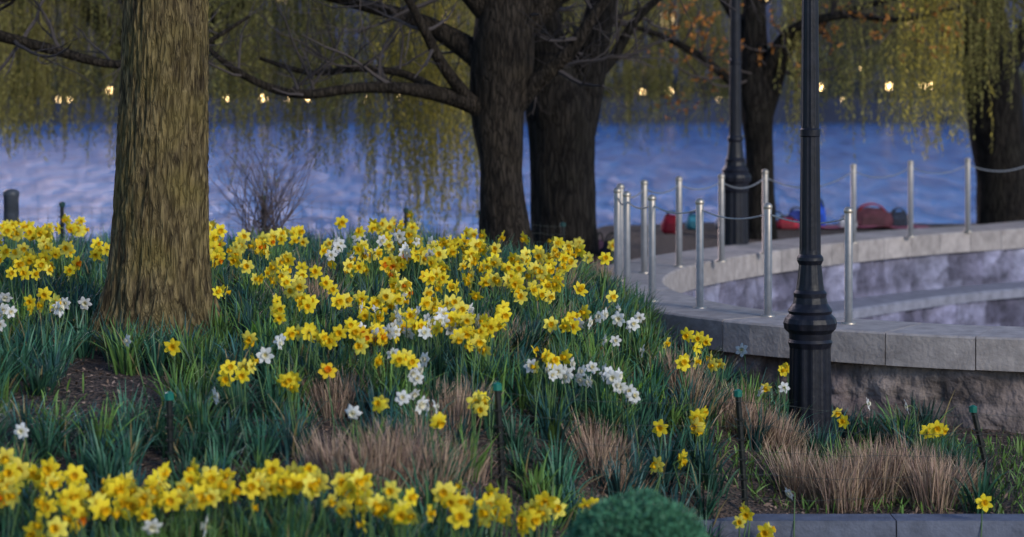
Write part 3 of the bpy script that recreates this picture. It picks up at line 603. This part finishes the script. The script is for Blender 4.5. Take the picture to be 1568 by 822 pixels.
f=[[a*20+b_,a*20+b_+1,(a+1)*20+b_+1,(a+1)*20+b_] for a in range(n1-1) for b_ in range(19)]; mb.add(V,f,(.30,.08,.13)); mb.build('picnic_blanket',M_plain,True)

# ------------------------------------------------------------------ river
m,nt,N,L,B=newmat('river_water')
tc=N.new('ShaderNodeTexCoord'); mp=N.new('ShaderNodeMapping'); mp.inputs['Scale'].default_value=(.42,.085,1); L.new(tc.outputs['Object'],mp.inputs[0])
n1=N.new('ShaderNodeTexNoise'); n1.inputs['Scale'].default_value=1.6; n1.inputs['Detail'].default_value=5; n1.inputs['Roughness'].default_value=.6; L.new(mp.outputs[0],n1.inputs['Vector'])
bp=N.new('ShaderNodeBump'); bp.inputs['Strength'].default_value=1; bp.inputs['Distance'].default_value=2.4; L.new(n1.outputs['Fac'],bp.inputs['Height']); L.new(bp.outputs[0],B.inputs['Normal'])
r=N.new('ShaderNodeValToRGB'); r.color_ramp.elements[0].position=.40; r.color_ramp.elements[0].color=(.025,.10,.34,1); r.color_ramp.elements[1].position=.62; r.color_ramp.elements[1].color=(.10,.27,.62,1)  # light and dark ripple streaks painted into the water colour
L.new(n1.outputs['Fac'],r.inputs[0]); L.new(r.outputs[0],B.inputs['Base Color']); B.inputs['Roughness'].default_value=.25; B.inputs['IOR'].default_value=1.33; B.inputs['Specular IOR Level'].default_value=.3
mb=MB(); mb.add([[-3000,40.5,-3],[3000,40.5,-3],[3000,6000,-3],[-3000,6000,-3]],[[0,1,2,3]]); mb.build('river_water',m)

# ------------------------------------------------------------------ far shore
mb=MB(); v,f=box(0,1765,-1.8,5000,3000,3.4); mb.add(v,f,(.035,.04,.06)); mb.build('far_shore_ground',M_build)
mb=MB()
for x in range(-200,200,8): v,f=box(x+4,264.6,-2.0,7.9,.6,3.2); mb.add(v,f,np.array([.035,.045,.085])*random.uniform(.7,1.2))
mb.build('far_sea_wall',M_build)
m_em,nt,N,L,B=newmat('lit_glass'); B.inputs['Emission Color'].default_value=(1,.68,.3,1); B.inputs['Emission Strength'].default_value=1.2; B.inputs['Base Color'].default_value=(.3,.2,.1,1)
m_lamp,nt,N,L,B=newmat('lamp_glow'); B.inputs['Emission Color'].default_value=(1,.66,.26,1); B.inputs['Emission Strength'].default_value=16
x=-120; k=0
while x<120:
    wd=random.uniform(14,30); h=random.uniform(24,42); y=300+(k%2)*12+random.uniform(0,8); k+=1; dp=20; e=empty('apartment_building')
    c=random.choice([(.06,.07,.13),(.08,.07,.10),(.05,.065,.16),(.09,.095,.13)]); mb=MB(); v,f=box(x+wd/2,y+dp/2,h/2-.1,wd,dp,h); mb.add(v,f,c)  # bluish distance haze is put into the facade colours
    v,f=box(x+wd/2,y+dp/2,h+.4,wd+.6,dp+.6,.8); mb.add(v,f,np.array(c)*.7); mb.build('walls',M_build,False,e)
    wm=MB(); lm=MB(); nl=0
    for fz in np.arange(2,h-2,3.2):
        for fx in np.arange(1.5,wd-2.5,3.0):
            v,f=box(x+fx+.9,y-.02,fz+.8,1.6,.12,1.7)
            if random.random()<.05: lm.add(v,f); nl+=1
            else: wm.add(v,f,(.02,.03,.07))
    wm.build('windows',M_paint,False,e)
    if nl: lm.build('lit_windows',m_em,False,e)
    x+=wd-1.5
mb=MB()
for x in np.arange(-85,85,3.2):
    h=rng.uniform(3,7.5); y=rng.uniform(267,280); n=300; q=rng.normal(0,1,(n,3)); q/=np.linalg.norm(q,axis=1)[:,None]; q*=rng.uniform(.4,1,(n,1)); q=q*[3.2,3,h/2+.6]+[x+rng.normal(0,1),y,h*.5-.6]
    d=rng.normal(0,1,(n,3)); d/=np.linalg.norm(d,axis=1)[:,None]; s2=np.cross(d,rng.normal(0,1,(n,3))); s2/=np.linalg.norm(s2,axis=1)[:,None]
    v=np.stack([q-d*.4,q+s2*.3,q+d*.4,q-s2*.3],1).reshape(-1,3); c=np.array(random.choice([(.08,.09,.06),(.12,.12,.05),(.05,.06,.10)]))*rng.uniform(.6,1.3,(n,1)); mb.add(v,np.arange(n*4).reshape(-1,4),np.repeat(c,4,0))  # some clumps tinted blue: distance haze put into the leaf colour
    t,f=tube([[x,y,-.3],[x,y,h*.3],[x,y,h*.6]],[.25,.2,.1],5); mb.add(t,f,(.03,.03,.03))
mb.build('distant_trees',M_leaf)
e=empty('far_promenade_lamps'); gl=MB(); pl=MB()
for u,v_,r_ in [(350,153,.5),(405,152,.62),(472,150,.42),(610,147,.32),(168,137,.5),(92,167,.3),(107,167,.3),(983,140,.3),(1025,140,.38),(1255,133,.35),(1360,132,.42),(1412,131,.38),(1424,131,.4),(1320,105,.22),(560,152,.2),(1180,152,.2),(30,158,.2),(1480,142,.25),(440,158,.16),(1290,156,.16),(960,165,.16),(1100,168,.14),(240,160,.16),(700,160,.16)]:
    Y=265.6; x=(u-784)*K*Y; z=CAMZ-(v_-HZ)*K*Y; z=max(z,-.4)
    v,f=lathe([(-1,.02,0),(-.7,.7,0),(0,1,0),(.7,.7,0),(1,.02,0)],12); gl.add(v*r_*.62+[x,Y-.6,z],f)
    v,f=tube([[x,Y,-1],[x,Y,-.6],[x,Y-.3,z]],[.08,.07,.06],6); pl.add(v,f,(.03,.03,.03))
gl.build('lit_globes',m_lamp,True,e); pl.build('lamp_poles',M_paint,False,e)

# ------------------------------------------------------------------ sky and light
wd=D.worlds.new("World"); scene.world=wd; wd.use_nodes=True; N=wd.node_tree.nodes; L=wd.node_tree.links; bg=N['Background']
EL,AZ_=math.radians(24),math.radians(140)
sk=N.new('ShaderNodeTexSky'); sk.sky_type='NISHITA'; sk.sun_disc=False; sk.sun_elevation=EL; sk.sun_rotation=AZ_; sk.air_density=1.2; sk.ozone_density=4; sk.dust_density=.5
# pinkish glow patch added to the sky, far left, to make glare on the river
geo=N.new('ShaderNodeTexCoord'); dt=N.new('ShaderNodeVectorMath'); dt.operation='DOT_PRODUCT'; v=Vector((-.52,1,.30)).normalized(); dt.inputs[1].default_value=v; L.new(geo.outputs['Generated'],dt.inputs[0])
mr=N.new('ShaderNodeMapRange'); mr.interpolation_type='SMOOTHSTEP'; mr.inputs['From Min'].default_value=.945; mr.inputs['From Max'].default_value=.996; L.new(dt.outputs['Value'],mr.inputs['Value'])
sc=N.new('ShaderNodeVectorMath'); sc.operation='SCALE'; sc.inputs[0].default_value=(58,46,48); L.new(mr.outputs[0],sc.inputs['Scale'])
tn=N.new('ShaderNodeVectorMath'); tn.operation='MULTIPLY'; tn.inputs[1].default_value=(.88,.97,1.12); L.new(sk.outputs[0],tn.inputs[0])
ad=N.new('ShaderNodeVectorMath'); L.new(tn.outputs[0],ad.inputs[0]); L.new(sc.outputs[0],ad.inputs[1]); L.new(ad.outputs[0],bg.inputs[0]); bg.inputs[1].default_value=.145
sl=D.lights.new('sun','SUN'); sl.energy=1.9; sl.angle=math.radians(14); sl.color=(1,.91,.76); so=D.objects.new('sun',sl); scene.collection.objects.link(so)
sv=Vector((math.sin(AZ_)*math.cos(EL),math.cos(AZ_)*math.cos(EL),math.sin(EL))); so.rotation_euler=sv.to_track_quat('Z','Y').to_euler()
# ------------------------------------------------------------------ camera
cd=D.cameras.new('camera'); cd.lens=85; cd.sensor_width=36; cd.sensor_fit='HORIZONTAL'; cd.shift_y=-(411-HZ)/1568; cd.clip_end=8000; cd.clip_start=.1
cd.dof.use_dof=True; cd.dof.focus_distance=15.8; cd.dof.aperture_fstop=1.7
co=D.objects.new('camera',cd); scene.collection.objects.link(co); co.location=(0,0,CAMZ); co.rotation_euler=(math.pi/2,0,0); scene.camera=co
scene.view_settings.view_transform='Standard'; scene.view_settings.look='None'; scene.view_settings.exposure=0
